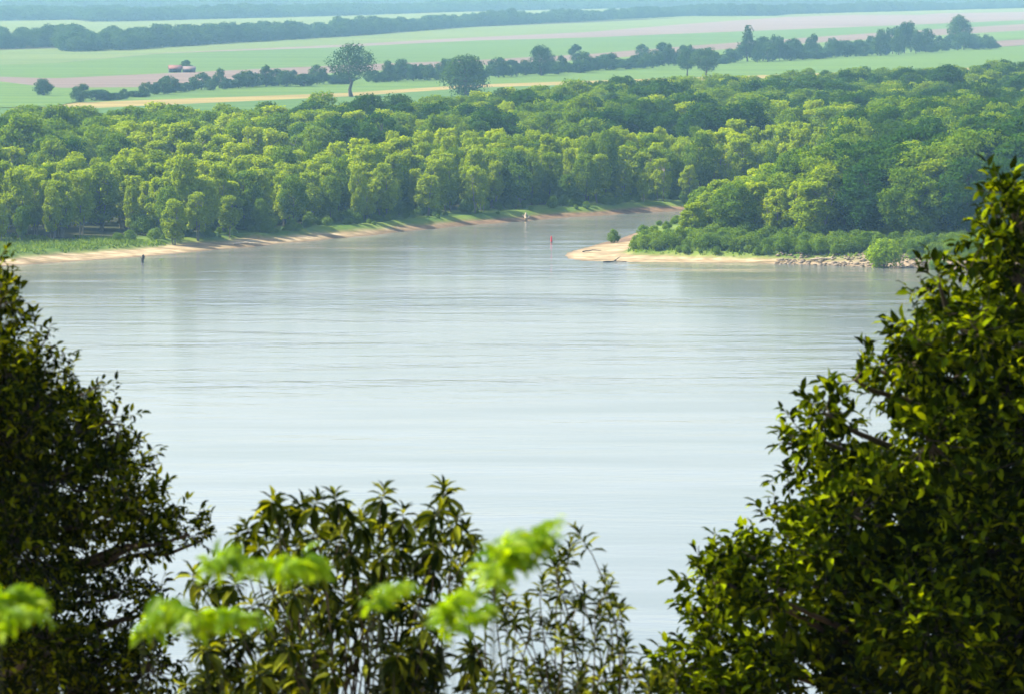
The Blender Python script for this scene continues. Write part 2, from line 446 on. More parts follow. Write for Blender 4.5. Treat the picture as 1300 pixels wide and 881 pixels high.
# ------------------------------------------------------------------ trees: one crown and trunk mesh per variant
def crown(seed, h, wd, base, mt, n=2600, lobes=16, size=.7, shape='round', hang=0.0, lr=1.0):
    rg = np.random.default_rng(seed)
    hc = h - base
    C, Rr = [], []
    for k in range(lobes):
        u = (k + .5) / lobes
        zf = rg.random() ** .8
        if shape == 'round': wf = math.sin(math.pi * min(.98, (zf * .82 + .12))) ** .7
        elif shape == 'column': wf = (1 - abs(zf - .45) * 1.15) ** .6 * .9
        elif shape == 'cone': wf = 1 - zf * .85
        else: wf = 1 - .5 * zf
        a = k * 2.4 + rg.normal() * .35
        rr = lr * (.16 + .18 * rg.random()) * wd * (1 - .35 * zf) if shape != 'cone' else (.1 + .1 * rg.random()) * wd * (1.15 - zf)
        rad = max(0, wd / 2 * wf - rr * .75) * (.55 + .45 * rg.random() ** .4)
        C.append((rad * math.cos(a), rad * math.sin(a), base + rr * .8 + zf * (hc - rr * 1.8))); Rr.append(rr)
    C.append((rg.normal() * .1 * wd, rg.normal() * .1 * wd, h - .17 * wd)); Rr.append(.16 * wd)
    C = np.array(C); Rr = np.array(Rr)
    share = Rr ** 2 / (Rr ** 2).sum()
    P, N = [], []
    for c_, r_, s_ in zip(C, Rr, share):
        m = int(n * s_) + 8
        d = norm(rg.normal(size=(m, 3)))
        # bumpy lobes with their own small tufts
        tuf = norm(rg.normal(size=(9, 3)))
        tt = (d @ tuf.T).max(1)
        rad = r_ * (.66 + .5 * np.clip((tt - .55) / .45, 0, 1) + .18 * rg.normal(size=m))
        deep = rg.random(m) < .22
        rad = np.where(deep, rad * rg.random(m) ** .5, rad)
        pp = c_ + d * rad[:, None] * np.array([1, 1, .82])
        if hang: pp[:, 2] -= hang * np.abs(rg.normal(size=m)) * r_ * .5
        P.append(pp); N.append(norm(d + rg.normal(size=(m, 3)) * .55 + np.array([0, 0, .35])))
    P = np.vstack(P); N = np.vstack(N)
    # thin out what lies well inside another lobe
    dd = np.linalg.norm(P[:, None] - C[None], axis=2) / Rr[None]
    keep = (dd.min(1) > .62) | (rg.random(len(P)) < .35)
    P, N = P[keep], N[keep]
    L = size * (.6 + .8 * rg.random(len(P)))
    V, Fc = cards(P, N, L, L * (.5 + .3 * rg.random(len(P))), rg)
    return npmesh('crown', V, [Fc], mt, False, {'tint': ('FACE', rg.random(len(Fc)))}), C, Rr

def trunk(seed, h, base, r, mt, C, stems=1, lean=.06):
    rg = np.random.default_rng(seed); mb = MB()
    for s_ in range(stems):
        off = np.array([rg.normal() * r * 3, rg.normal() * r * 3, 0]) if stems > 1 else np.zeros(3)
        top = np.array([rg.normal() * lean * h, rg.normal() * lean * h, h * .82]) + off
        zz = np.linspace(0, 1, 7)
        P = off[None] * (1 + zz[:, None] * 2) * (stems > 1) + (top - off) * zz[:, None] + np.column_stack([rg.normal(size=7) * r * .5, rg.normal(size=7) * r * .5, zz * 0])
        P[0, 2] = -.5
        mb.tube(P, r * np.interp(zz, [0, .08, 1], [1.5, 1, .15]), 6)
        for c_ in C[s_::stems][:9]:
            z0 = max(.12 * h, min(c_[2] - .12 * h, h * .7)) ; k = z0 / (h * .82)
            a = np.array([np.interp(k, zz, P[:, i]) for i in range(3)])
            m_ = a * .45 + c_ * .55 + np.array([0, 0, -.02 * h])
            mb.tube([a, m_, c_], [r * .45, r * .28, r * .1], 4)
    return mb.mesh('trunk', mt, True)

class Kind:
    def __init__(s, name, mt, bark, h, wd, base, count, seed, **kw):
        st = kw.pop('stems', 1); tr = kw.pop('tr', .28)
        s.name, s.h, s.wd, s.v = name, h, wd, []
        for k in range(count):
            cm, C, Rr = crown(seed + k, h, wd, base, mt, **kw)
            s.v.append((cm, trunk(seed + 50 + k, h, base, tr, bark, C, st)))
    def place(s, x, y, h, wd, label, cat, group, var=None, z=None, rot=None, name=None):
        var = random.randrange(len(s.v)) if var is None else var
        cm, tm = s.v[var % len(s.v)]
        if z is None: z = float(hgt(np.array([x]), np.array([y]))[0])
        e = empty(name or s.name, (x, y, z - .1), rot if rot is not None else random.uniform(0, 6.28))
        e.scale = (wd / s.wd, wd / s.wd, h / s.h)
        obj('trunk', tm, e); obj('crown', cm, e)
        tag(e, label, cat, group)
        return e

K_WILLOW = Kind('willow_tree', M_WILLOW, M_PALEBARK, 15, 8, 2.4, 12, 100, n=7500, lobes=62, size=.48, shape='column', hang=.6, lr=.52, stems=2, tr=.17)
K_BROAD = Kind('broadleaf_tree', M_BROAD, M_BARK, 17, 12, 3.5, 10, 200, n=8000, lobes=60, size=.54, lr=.56)
K_DARK = Kind('cottonwood_tree', M_DARK, M_BARK, 20, 13, 4.0, 8, 300, n=8000, lobes=60, size=.56, lr=.6)
K_HEDGE = Kind('hedgerow_tree', M_FIELDTREE, M_BARK, 12, 11, .6, 8, 400, n=3000, lobes=30, size=.7, lr=.75)
K_TALL = Kind('field_tree', M_FIELDTREE, M_BARK, 22, 17, 5.0, 3, 500, n=6500, lobes=44, size=.75, lr=.8, tr=.6)
K_CONE = Kind('conifer_tree', M_FIELDTREE, M_BARK, 20, 14, 1.5, 1, 600, n=5000, lobes=80, size=.8, shape='cone', tr=.4)
K_SHRUB = Kind('shrub', M_SHRUB, M_BARK, 5, 6, .1, 4, 700, n=3000, lobes=20, size=.36, lr=.85, tr=.07, stems=3)
K_DOME = Kind('field_tree', M_FIELDTREE, M_BARK, 18, 18, 1.5, 1, 571, n=6500, lobes=50, size=.75, lr=.7, tr=.6)
K_BRIGHT = Kind('shrub', M_BRIGHT, M_BARK, 5, 6, .1, 1, 741, n=4500, lobes=26, size=.34, lr=.8, tr=.07, stems=3)
K_LONE = Kind('field_tree', M_FIELDTREE, M_BARK, 24, 20, 6.5, 1, 561, n=5200, lobes=46, size=.7, lr=.72, tr=.75)

# ---- the woods: every tree gets a place, then we see which ones show
def spots(poly_px, spacing, seed, z=LZ, tries=None):
    """scattered places inside an outline given at the ground"""
    P = np.array([at(x, y, z)[:2] for x, y in poly_px])
    lo, hi = P.min(0), P.max(0); rg = np.random.default_rng(seed)
    nx_ = int((hi[0] - lo[0]) / spacing) + 1; ny_ = int((hi[1] - lo[1]) / (spacing * .87)) + 1
    g = np.array([(lo[0] + (i + .5 * (j % 2)) * spacing, lo[1] + j * spacing * .87) for i in range(nx_) for j in range(ny_)])
    g += rg.uniform(-.38, .38, g.shape) * spacing
    ins = np.zeros(len(g), bool)
    for a, b in zip(P, np.roll(P, -1, 0)):
        c_ = (a[1] > g[:, 1]) != (b[1] > g[:, 1])
        ins ^= c_ & (g[:, 0] < a[0] + (g[:, 1] - a[1]) * (b[0] - a[0]) / (b[1] - a[1] + 1e-12))
    return g[ins]

trees = []   # x, y, h, w, kind
rg = np.random.default_rng(21)
# willow belt on the far bank
g = spots([(-120, 345), (0, 330), (150, 322), (300, 308), (430, 296), (560, 284), (700, 272), (830, 264), (1100, 258), (1150, 226), (830, 232), (620, 240), (400, 258), (200, 270), (0, 285), (-120, 290)], 6.6, 1)
s_ = sdf(g[:, 0], g[:, 1])
px, _, _ = to_px(np.column_stack([g, np.full(len(g), LZ)]))
for (x, y), d, u in zip(g, s_, px):
    lim = 9 + (14 if u < 200 else 0) + 3 * vnoise(np.array([x]), np.array([y]), 8, 4)[0]
    if d < lim: continue
    if u < 165 and d < 40 and rg.random() < .35: continue
    h = rg.uniform(10.5, 15.5) * min(1, .74 + (d - lim) / 26)
    trees.append((x, y, h * rg.uniform(.82, 1.15), h * rg.uniform(.38, .68), 'W' if rg.random() < .8 else 'B'))
# taller wood behind
edge = [(-150, 268), (0, 262), (200, 250), (400, 240), (620, 226), (830, 220), (1000, 215), (1200, 214), (1500, 212)]
back = [(1500, 108), (1300, 128), (1150, 132), (1000, 139), (870, 148), (760, 160), (640, 174), (560, 184), (440, 197), (330, 203), (200, 204), (100, 204), (0, 204), (-150, 204)]
g = spots(edge + back, 11.5, 2)
cl = vnoise(g[:, 0], g[:, 1], 45, 31) + .5 * vnoise(g[:, 0], g[:, 1], 18, 32)
for (x, y), c_ in zip(g, cl):
    if sdf([x], [y])[0] < 14: continue
    k = 'D' if c_ < -.12 else ('W' if c_ > .27 else 'B')
    h = rg.uniform(13, 18) * (1.05 if k == 'D' else .97)
    if rg.random() < .05: h *= 1.18
    trees.append((x, y, h, h * rg.uniform(.6, .85) if k != 'W' else h * rg.uniform(.55, .7), k))
# the point on the right: low at the tip, tall and dark towards the right
g = spots([(795, 302), (840, 318), (900, 320), (1000, 322), (1120, 318), (1240, 320), (1500, 320), (1500, 262), (1100, 272), (1000, 280), (900, 289), (830, 297)], 7.0, 5)
for x, y in g:
    d = sdf([x], [y])[0]
    if d < 27 + 5 * vnoise(np.array([x]), np.array([y]), 9, 6)[0] and y < 975 or d < 9: continue
    u = to_px((x, y, LZ))[0]
    h0 = np.interp(u, [795, 815, 835, 870, 920, 1000, 1080, 1160, 1300], [4, 5.5, 9, 12, 14.5, 16.5, 19, 21, 22])
    dep = np.clip((d - 20) / 22, 0, 1) if y < 990 else .6
    h = h0 * (.55 + .45 * dep) * rg.uniform(.88, 1.1)
    k = 'D' if (u > 1060 and rg.random() < .8 and dep > .4) else ('W' if rg.random() < .5 and dep < .8 else 'B')
    trees.append((x, y, h, h * (rg.uniform(.6, .8) if k != 'W' else rg.uniform(.55, .7)) + 1.2, k))
g = spots([(1060, 268), (1500, 262), (1500, 212), (1150, 216), (1080, 240)], 10, 6)
for x, y in g:
    if sdf([x], [y])[0] < 8: continue
    h = rg.uniform(18, 22); k = 'D' if rg.random() < .75 else 'B'
    trees.append((x, y, h, h * rg.uniform(.6, .75), k))
T = sorted(trees, key=lambda q_: q_[1])
# what shows of each tree over those in front
cols = np.full(1301, 999.0)
vis = []
for x, y, h, wd, k in T:
    z0 = LZ
    u0, yb, d = to_px((x, y, z0)); _, yt, _ = to_px((x, y, z0 + h))
    hw = wd / 2 * F / d
    a, b = int(max(0, u0 - hw)), int(min(1300, u0 + hw))
    if b <= a: vis.append(-1 if (u0 < -120 or u0 > 1420) else 0); continue
    uu = np.arange(a, b); prof = yt + (yb - yt) * .35 * ((uu - u0) / hw) ** 2
    seen = np.clip(np.minimum(cols[a:b], yb) - prof, 0, None).sum()
    vis.append(seen); cols[a:b] = np.minimum(cols[a:b], prof + 2)
vis = np.array(vis)
KIN = {'W': K_WILLOW, 'B': K_BROAD, 'D': K_DARK}
GRP = {'W': 'pale green willow trees along the river banks', 'B': 'mid green broadleaf trees of the river wood', 'D': 'tall dark green trees of the river wood'}
solo = np.zeros(len(T), bool)
for k in 'WBD':
    idx = [i for i in range(len(T)) if T[i][4] == k and vis[i] > 60]
    idx.sort(key=lambda i: -vis[i])
    solo[idx[:290]] = True
def where(x, y):
    u = to_px((x, y, LZ))[0]
    if y < 1060 and x > TIP[0]: return 'P'
    return 'L' if u < 430 else ('M' if u < 860 else 'R')
LOOK = {'W': 'pale yellow green willow', 'B': 'mid green broadleaf tree', 'D': 'dark green tree'}
def label_of(x, y, h, k):
    u, v, _ = to_px((x, y, LZ + h))
    if where(x, y) == 'P':
        z_ = 'near the tip of the wooded point' if u < 900 else ('in the middle of the wooded point' if u < 1060 else 'at the tall right end of the wooded point')
        return LOOK[k] + ' ' + z_ + (', tops in front' if v > 200 else ', tops behind')
    z_ = ('above the grassy strip at far left' if u < 150 else 'above the sandy bank at left' if u < 330 else 'left of the middle of the far bank' if u < 540 else
          'above the pale stump of the far bank' if u < 740 else 'above the head of the river channel' if u < 900 else 'beyond the wooded point' if u < 1120 else 'in the right corner beyond the point')
    r_ = 'front row' if v > 205 else 'second row' if v > 178 else 'middle rows' if v > 145 else 'rear rows'
    return LOOK[k] + ' ' + z_ + ', ' + r_
rest = {'W': [], 'B': [], 'D': []}
for i, (x, y, h, wd, k) in enumerate(T):
    if solo[i]:
        KIN[k].place(x, y, h, wd, label_of(x, y, h, k), 'tree', GRP[k])
    else:
        rest[k].append((x, y, h, wd))

# masses nobody could count: one object each, instancing the crowns above on points
def scatter(name, pts, metas, srcs, label, cat):
    """pts (n,3); metas (n,2): width scale, height scale; srcs: crown objects whose mesh is repeated"""
    pts = np.asarray(pts, float); metas = np.asarray(metas, float)
    me = bpy.data.meshes.new(name); me.vertices.add(len(pts)); me.vertices.foreach_set('co', pts.astype(np.float32).ravel())
    rg_ = np.random.default_rng(len(pts))
    a = me.attributes.new('scl', 'FLOAT_VECTOR', 'POINT'); a.data.foreach_set('vector', np.column_stack([metas[:, 0], metas[:, 0], metas[:, 1]]).astype(np.float32).ravel())
    a = me.attributes.new('rot', 'FLOAT_VECTOR', 'POINT'); a.data.foreach_set('vector', np.column_stack([np.zeros((len(pts), 2)), rg_.uniform(0, 6.28, len(pts))]).astype(np.float32).ravel())
    a = me.attributes.new('pick', 'INT', 'POINT'); a.data.foreach_set('value', rg_.integers(0, len(srcs), len(pts)).astype(np.int32))
    me.update()
    o = obj(name, me)
    g = bpy.data.node_groups.new(name, 'GeometryNodeTree')
    g.interface.new_socket('Geometry', in_out='INPUT', socket_type='NodeSocketGeometry')
    g.interface.new_socket('Geometry', in_out='OUTPUT', socket_type='NodeSocketGeometry')
    gi = g.nodes.new('NodeGroupInput'); go = g.nodes.new('NodeGroupOutput'); jn = g.nodes.new('GeometryNodeJoinGeometry')
    def na(nm, ty):
        n = g.nodes.new('GeometryNodeInputNamedAttribute'); n.data_type = ty; n.inputs[0].default_value = nm; return n.outputs[0]
    pk, rt, sk = na('pick', 'INT'), na('rot', 'FLOAT_VECTOR'), na('scl', 'FLOAT_VECTOR')
    er = g.nodes.new('FunctionNodeEulerToRotation'); g.links.new(rt, er.inputs[0])
    for k, s_ in enumerate(srcs):
        oi = g.nodes.new('GeometryNodeObjectInfo'); oi.inputs[0].default_value = s_; oi.inputs['As Instance'].default_value = True
        cp = g.nodes.new('FunctionNodeCompare'); cp.data_type = 'INT'; cp.operation = 'EQUAL'
        g.links.new(pk, cp.inputs[2]); cp.inputs[3].default_value = k
        ip = g.nodes.new('GeometryNodeInstanceOnPoints')
        g.links.new(gi.outputs[0], ip.inputs['Points']); g.links.new(cp.outputs[0], ip.inputs['Selection'])
        g.links.new(oi.outputs['Geometry'], ip.inputs['Instance']); g.links.new(er.outputs[0], ip.inputs['Rotation']); g.links.new(sk, ip.inputs['Scale'])
        g.links.new(ip.outputs[0], jn.inputs[0])
    g.links.new(jn.outputs[0], go.inputs[0])
    md = o.modifiers.new('scatter', 'NODES'); md.node_group = g
    tag(o, label, cat, kind='stuff')
    return o

def sources(kind):
    want = [v[0] for v in kind.v]; out = []
    for m_ in want:
        for o in bpy.data.objects:
            if o.data is m_: out.append(o); break
    return out
for k, lab in (('W', 'pale green mass of willows filling in the river wood'), ('B', 'mid green mass of treetops filling in the river wood'),
               ('D', 'dark green mass of treetops filling in the river wood')):
    r_ = np.array(rest[k]); K = KIN[k]
    if not len(r_): continue
    z = hgt(r_[:, 0], r_[:, 1])
    scatter('forest', np.column_stack([r_[:, :2], z - .1]), np.column_stack([r_[:, 3] / K.wd, r_[:, 2] / K.h]), sources(K), lab, 'forest')

# ---- trees out in the fields, read off the photo: x, top, foot, width, kind
def field_tree(K, u, yt, yb, wpx, label, group=None, name=None, var=None):
    P = at(u, yb, LZ); d = P[1]
    h = (yb - yt) * d / F; wd = wpx * d / F
    return K.place(P[0], P[1], h, wd, label, 'tree', group, z=LZ, name=name, var=var)
field_tree(K_LONE, 447, 53, 124, 62, 'lone tall tree with a bare forked trunk on the green field edge at left centre', var=0)
field_tree(K_DOME, 591, 68, 128, 64, 'big round blue green tree rising over the wood edge in the middle of the fields', var=0)
field_tree(K_TALL, 1218, 19, 63, 33, 'tall round tree standing above the right end of the hedgerow', var=1)
field_tree(K_CONE, 949, 32, 79, 34, 'dark pointed tree at the left end of the right hand hedgerow')
field_tree(K_TALL, 687, 57, 97, 34, 'thin pale tree standing above the dark middle hedgerow', var=2)
field_tree(K_HEDGE, 732, 56, 82, 24, 'small round tree on the ploughed strip above the middle hedgerow')
field_tree(K_TALL, 895, 60, 100, 42, 'larger of the two round topped trees at the wood edge left of the pointed tree', var=0)
field_tree(K_TALL, 872, 62, 98, 26, 'smaller of the two round topped trees at the wood edge left of the pointed tree', var=1)
field_tree(K_HEDGE, 55, 99, 123, 27, 'round bush like tree on the small green field at far left')
field_tree(K_HEDGE, 103, 106, 131, 30, 'round tree at the left end of the left hedgerow')
field_tree(K_HEDGE, 815, 56, 74, 20, 'dark small round tree, left of the pair on the ploughed strip')
field_tree(K_HEDGE, 841, 53, 76, 22, 'dark small round tree, right of the pair on the ploughed strip')
field_tree(K_HEDGE, 236, 76, 91, 17, 'small round tree growing behind the barn')
def hedgerow(line, tops, step, wpx, label, group, seed):
    rg_ = np.random.default_rng(seed); x = line[0][0]
    lx, ly = zip(*line); tx, ty = zip(*tops)
    while x < line[-1][0]:
        yb = np.interp(x, lx, ly) + rg_.uniform(-1.5, 1.5); hh = np.interp(x, tx, ty) * rg_.uniform(.5, 1.35) * (1.25 if rg_.random() < .12 else 1)
        k_ = (x - line[0][0]) / (line[-1][0] - line[0][0])
        field_tree(K_HEDGE, x, yb - hh, yb, wpx * rg_.uniform(.6, 1.5), label + (', left end' if k_ < .2 else ', left part' if k_ < .4 else ', middle' if k_ < .6 else ', right part' if k_ < .8 else ', right end'), group)
        x += step * rg_.uniform(.3, 1.0)
hedgerow([(122, 129), (160, 126), (200, 121), (300, 113), (440, 107)], [(122, 12), (160, 15), (260, 22), (340, 24), (440, 18)], 13, 22,
         'low hazy tree in the left hedgerow below the ploughed field', 'trees of the left hedgerow', 1)
hedgerow([(468, 106), (560, 101), (640, 98), (700, 95)], [(468, 20), (520, 24), (600, 18), (700, 20)], 12, 21,
         'low hazy tree in the hedgerow just right of the lone tree', 'trees of the middle hedgerow', 2)
hedgerow([(695, 95), (750, 92), (800, 88), (870, 84), (935, 80)], [(695, 17), (800, 18), (850, 22), (935, 18)], 9, 19,
         'dark low tree in the dense hedgerow at the centre right', 'trees of the dense hedgerow', 3)
hedgerow([(962, 79), (1060, 74), (1150, 69), (1200, 65), (1262, 62)], [(962, 28), (1000, 26), (1060, 24), (1130, 28), (1150, 33), (1200, 22), (1262, 13)], 9, 23,
         'dark green tree in the thick right hand hedgerow', 'trees of the right hedgerow', 4)

# ---- far woods fading into the haze
e0 = [(-200, 66), (0, 63), (75, 60), (76, 67), (150, 65), (250, 58), (440, 47), (600, 34.5), (870, 21.5), (985, 21), (1000, 19), (1300, 11), (1500, 9)]
E0 = np.array([at(x, y, LZ)[:2] for x, y in e0])
def deep(d0, d1, spacing, seed, hmin, hmax, wide=1.0):
    """scattered places between two depths behind the edge of the far wood"""
    near = E0 * np.array([wide, 1]) + np.array([0, d0]); lim = E0[:, 1] + d1
    lo, hi = near[:, 0].min(), near[:, 0].max(); rg_ = np.random.default_rng(seed)
    ys = np.arange(near[:, 1].min(), min(21500, lim.max()), spacing * .87)
    g_ = np.array([(x, y) for k_, y in enumerate(ys) for x in np.arange(lo + (k_ % 2) * spacing / 2, hi, spacing)])
    g_ += rg_.uniform(-.42, .42, g_.shape) * spacing
    e_ = np.interp(g_[:, 0], near[:, 0], near[:, 1] - d0)
    u_, _, _ = to_px(np.column_stack([g_, np.full(len(g_), LZ)]))
    g_ = g_[(g_[:, 1] > e_ + d0) & (g_[:, 1] < e_ + d1) & (u_ > -150) & (u_ < 1450) & (g_[:, 1] < 21000)]
    return g_, rg_.uniform(hmin, hmax, len(g_)) * (1 + .5 * vnoise(g_[:, 0], g_[:, 1], 160, seed))
g1, h1 = deep(0, 170, 13, 60, 9, 17)
g2, h2 = deep(2500, 3100, 24, 63, 12, 20, 1.6)
g3, h3 = deep(4700, 16000, 75, 66, 16, 28, 2.6)
for d0, d1 in ((230, 2450), (3150, 4650)):      # open land between the woods
    a = E0 * np.array([1.6, 1]) + np.array([0, d0]); b = E0 * np.array([1.6, 1]) + np.array([0, d1])
    n = len(E0); i = np.arange(n - 1)
    V = np.vstack([a, b]); V = np.column_stack([V, np.full(len(V), LZ + .4)])
    tag(obj('field', npmesh('field', V, [np.stack([i, i + 1, i + n + 1, i + n], 1)], fm[0])), kind='structure')
def wood(name, g_, h_, lab, wf):
    if not len(g_): return
    rg_ = np.random.default_rng(5)
    scatter(name, np.column_stack([g_, np.full(len(g_), LZ - .5)]), np.column_stack([h_ * wf * rg_.uniform(.85, 1.2, len(h_)) / 11, h_ / 12]), sources(K_HEDGE), lab, 'forest')
wood('forest', g1, h1, 'hazy blue green belt of trees along the far edge of the fields', 1.15)
wood('forest', g2, h2, 'pale blue forest fading into the haze beyond the fields', 1.9)
wood('forest', g3, h3, 'palest blue forest along the horizon', 3.2)

# ---- shrubs at the water
e = at(1122, 327, 2.0); K_BRIGHT.place(e[0], e[1], 6.0, 7.2, 'large round bright green shrub on the stony shore of the point', 'shrub', None, var=0)
e = at(779, 305, 1.0); K_SHRUB.place(e[0], e[1], 3.1, 2.9, 'small feathery shrub standing alone near the tip of the sand bar', 'shrub', None, var=2)
e = at(203, 321, 1.5); K_SHRUB.place(e[0], e[1], 2.6, 2.2, 'small pale shrub alone on the sandy bank at left', 'shrub', None, var=0)
for u, v, h in ((1190, 331, 3.0), (1160, 323, 3.2), (1215, 325, 3.4)):
    e = at(u, v, 1.8); K_SHRUB.place(e[0], e[1], h, h * 1.5, 'low green shrub among the stones right of the large round shrub' if u > 1122 else 'low green shrub just left of the large round shrub', 'shrub',
                                     'shrubs on the stony shore' if u > 1122 else None)
P, Mx = [], []
rg = np.random.default_rng(9)
for k in range(40000):      # low thicket fringing the banks
    i = rg.integers(len(S) - 1); 
    if not inner[i]: continue
    x, y = S[i] + rg.uniform(-4, 4, 2) + np.array([rg.uniform(-4, 4), rg.uniform(-26, 30)])
    d = sdf([x], [y])[0]; b = beach(np.array([x]), np.array([y]))[0]
    pen = x > TIP[0] and y < 1010
    if d < b + 1.5 or d > b + (26 if pen else 12): continue
    if not pen and rg.random() < .6: continue
    u = to_px((x, y, 1))[0]
    if pen and u < 782 and rg.random() < .8: continue
    if not pen and (u < 150 or rg.random() < .45): continue
    if u > 1080 and d < 12 and rg.random() < .7: continue
    h = rg.uniform(1.0, 3.1) * (1.15 if pen else .9) * np.clip(.6 + (d - b) / 10, .6, 1.2)
    if rg.random() < .35: h *= .55
    P.append((x, y, 0)); Mx.append((h * 1.15 / 6, h / 5))
P = np.array(P); P[:, 2] = hgt(P[:, 0], P[:, 1]) - .1
scatter('shrubbery', P, Mx, sources(K_SHRUB), 'low green thicket along the foot of the trees on both banks', 'shrubbery')

un = []
for x, y, h, wd, k in T:         # undergrowth at the feet of the front rows
    d = float(sdf(x, y))
    if d < 48 and y < 1180:
        for q_ in range(2): un.append((x + rg.uniform(-4, 4), y + rg.uniform(-4.5, 1), 0, rg.uniform(2.5, 5.0) * min(1, h / 11)))
un = np.array(un); un = un[(sdf(un[:, 0], un[:, 1]) > 16) & (to_px(np.column_stack([un[:, :2], un[:, 2] + 3]))[0] > 170)]
un[:, 2] = hgt(un[:, 0], un[:, 1]) - .2
scatter('undergrowth', un[:, :3], np.column_stack([un[:, 3] * 1.05 / 6, un[:, 3] / 5]), sources(K_SHRUB), 'leafy undergrowth at the feet of the front trees', 'undergrowth')

# grass on the left bank and over the point
n = 16000
u = np.concatenate([rg.uniform(-60, 250, n), rg.uniform(775, 1240, n // 2)])
v = np.concatenate([rg.uniform(305, 333, n), rg.uniform(312, 335, n // 2)])
G = np.array([at(a, b, 1.8) for a, b in zip(u, v)])
d = sdf(G[:, 0], G[:, 1]); b = beach(G[:, 0], G[:, 1])
ok = (d > b + .8 + 2 * vnoise(G[:, 0], G[:, 1], 4, 8)) & (vnoise(G[:, 0], G[:, 1], 7, 17) > -.25)
G = G[ok]; G[:, 2] = hgt(G[:, 0], G[:, 1])
hh = rg.uniform(.3, .75, len(G)) * (1 + .6 * vnoise(G[:, 0], G[:, 1], 5, 19))
a = rg.uniform(0, math.pi, len(G)); dx = np.column_stack([np.cos(a), np.sin(a), 0 * a]); lean = rg.normal(size=(len(G), 3)) * .18; lean[:, 2] = 0
V = np.stack([G - dx * .22, G + dx * .22, G + dx * .1 + lean * .6 + np.column_stack([0 * a, 0 * a, hh * .8]), G + lean + np.column_stack([0 * a, 0 * a, hh]), G - dx * .16 + lean * .5 + np.column_stack([0 * a, 0 * a, hh * .65])], 1).reshape(-1, 3)
tag(obj('grass', npmesh('grass', V, [np.arange(len(V)).reshape(-1, 5)], M_GRASS, False, {'tint': ('FACE', rg.random(len(G)))})),
    'bright green grass on the banks behind the sand', 'grass', kind='stuff')

# stones of the right shore: one heap of rubble nobody could count
mb = MB(); n = 1500
u = rg.uniform(985, 1250, n); v = rg.uniform(326, 343, n)
ico = np.array([(0, 0, 1), (.9, 0, .4), (.25, .85, .45), (-.7, .5, .4), (-.7, -.5, .5), (.3, -.85, .35), (.7, .5, -.4), (-.3, .85, -.4), (-.9, 0, -.4), (-.3, -.85, -.5), (.7, -.5, -.4)])
tri = [(0, 1, 2), (0, 2, 3), (0, 3, 4), (0, 4, 5), (0, 5, 1), (1, 6, 2), (2, 7, 3), (3, 8, 4), (4, 9, 5), (5, 10, 1), (2, 6, 7), (3, 7, 8), (4, 8, 9), (5, 9, 10), (1, 10, 6), (6, 8, 7), (6, 9, 8), (6, 10, 9)]
G = np.array([at(a_, b_, .6) for a_, b_ in zip(u, v)]); d = sdf(G[:, 0], G[:, 1]); G[:, 2] = hgt(G[:, 0], G[:, 1])
for p_, d_ in zip(G, d):
    if d_ < -.8 or d_ > 13: continue
    r_ = rg.uniform(.15, .5) * (1 if rg.random() < .9 else 1.5)
    mb.add(ico * r_ * np.array([1.2, 1, .6]) * rg.uniform(.75, 1.25, (11, 1)) @ np.array([[math.cos(r_ * 40), math.sin(r_ * 40), 0], [-math.sin(r_ * 40), math.cos(r_ * 40), 0], [0, 0, 1]]) + p_ + np.array([0, 0, r_ * .15]), T=tri)
M_ROCK = noisy('rock', (.11, .088, .06), (.25, .20, .14), scale=.9, detail=6, bump=.3)
tag(mb.build('rubble', M_ROCK), 'pale broken stones along the right shore of the point', 'rocks', kind='stuff')

# ------------------------------------------------------------------ barn, buoy, driftwood
M_BARNWALL = noisy('weathered_boards', (.035, .035, .04), (.09, .085, .085), scale=2, stretch=(6, 6, .4))
M_RUST = noisy('rusty_roof', (.14, .06, .05), (.22, .11, .09), scale=1.2)
M_RUST2 = noisy('faded_roof', (.13, .10, .10), (.20, .15, .15), scale=1.2)
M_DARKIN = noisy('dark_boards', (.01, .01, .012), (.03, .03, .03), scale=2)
e = at(231, 93, LZ); bx, by = e[0], e[1]; k = by / F
barn = empty('barn', (bx, by, LZ), R(8))
tag(barn, 'old low barn with rusty gabled roofs alone in the green field at left', 'barn')
W_ = 34 * k; hw = 5.6 * k
mb = MB(); wl = W_ * .46; dp = 5.0
for cx, ww, hh in ((-W_ * .26, wl, hw * .95), (W_ * .26, wl, hw * .8)):
    mb.box((cx, dp / 2, hh / 2), (ww, .2, hh)); mb.box((cx - ww / 2 + .1, 0, hh / 2), (.2, dp - .21, hh)); mb.box((cx + ww / 2 - .1, 0, hh / 2), (.2, dp - .21, hh))
    mb.box((cx - ww * .36, -dp / 2, hh / 2), (ww * .28, .2, hh)); mb.box((cx + ww * .36, -dp / 2, hh / 2), (ww * .28, .2, hh))
    mb.box((cx, -dp / 2, hh * .88), (ww * .438, .2, hh * .24))
mb.build('wall', M_BARNWALL, barn)
def roof(cx, ww, hh, rise, m_):
    r_ = MB(); o_ = .5; x0, x1 = cx - ww / 2 - .3, cx + ww / 2 + .3; th = .18
    for s_ in (-1, 1):
        a0, a1 = np.array([x0, s_ * (dp / 2 + o_), hh - .15]), np.array([x0, 0, hh + rise]); b0, b1 = a0.copy(), a1.copy(); b0[0] = b1[0] = x1
        up = np.array([0, 0, th]); r_.add([a0, a1, b1, b0, a0 + up, a1 + up, b1 + up, b0 + up], [[0, 1, 2, 3], [7, 6, 5, 4], [0, 4, 5, 1], [3, 2, 6, 7], [0, 3, 7, 4], [1, 5, 6, 2]])
    return r_.build('roof', m_, barn)
ro = roof(-W_ * .26, wl, hw * .95, hw * .75, M_RUST); ro['label'] = 'rusty red gabled roof'
ro = roof(W_ * .26, wl, hw * .8, hw * .62, M_RUST2); ro['label'] = 'faded pinkish gabled roof'
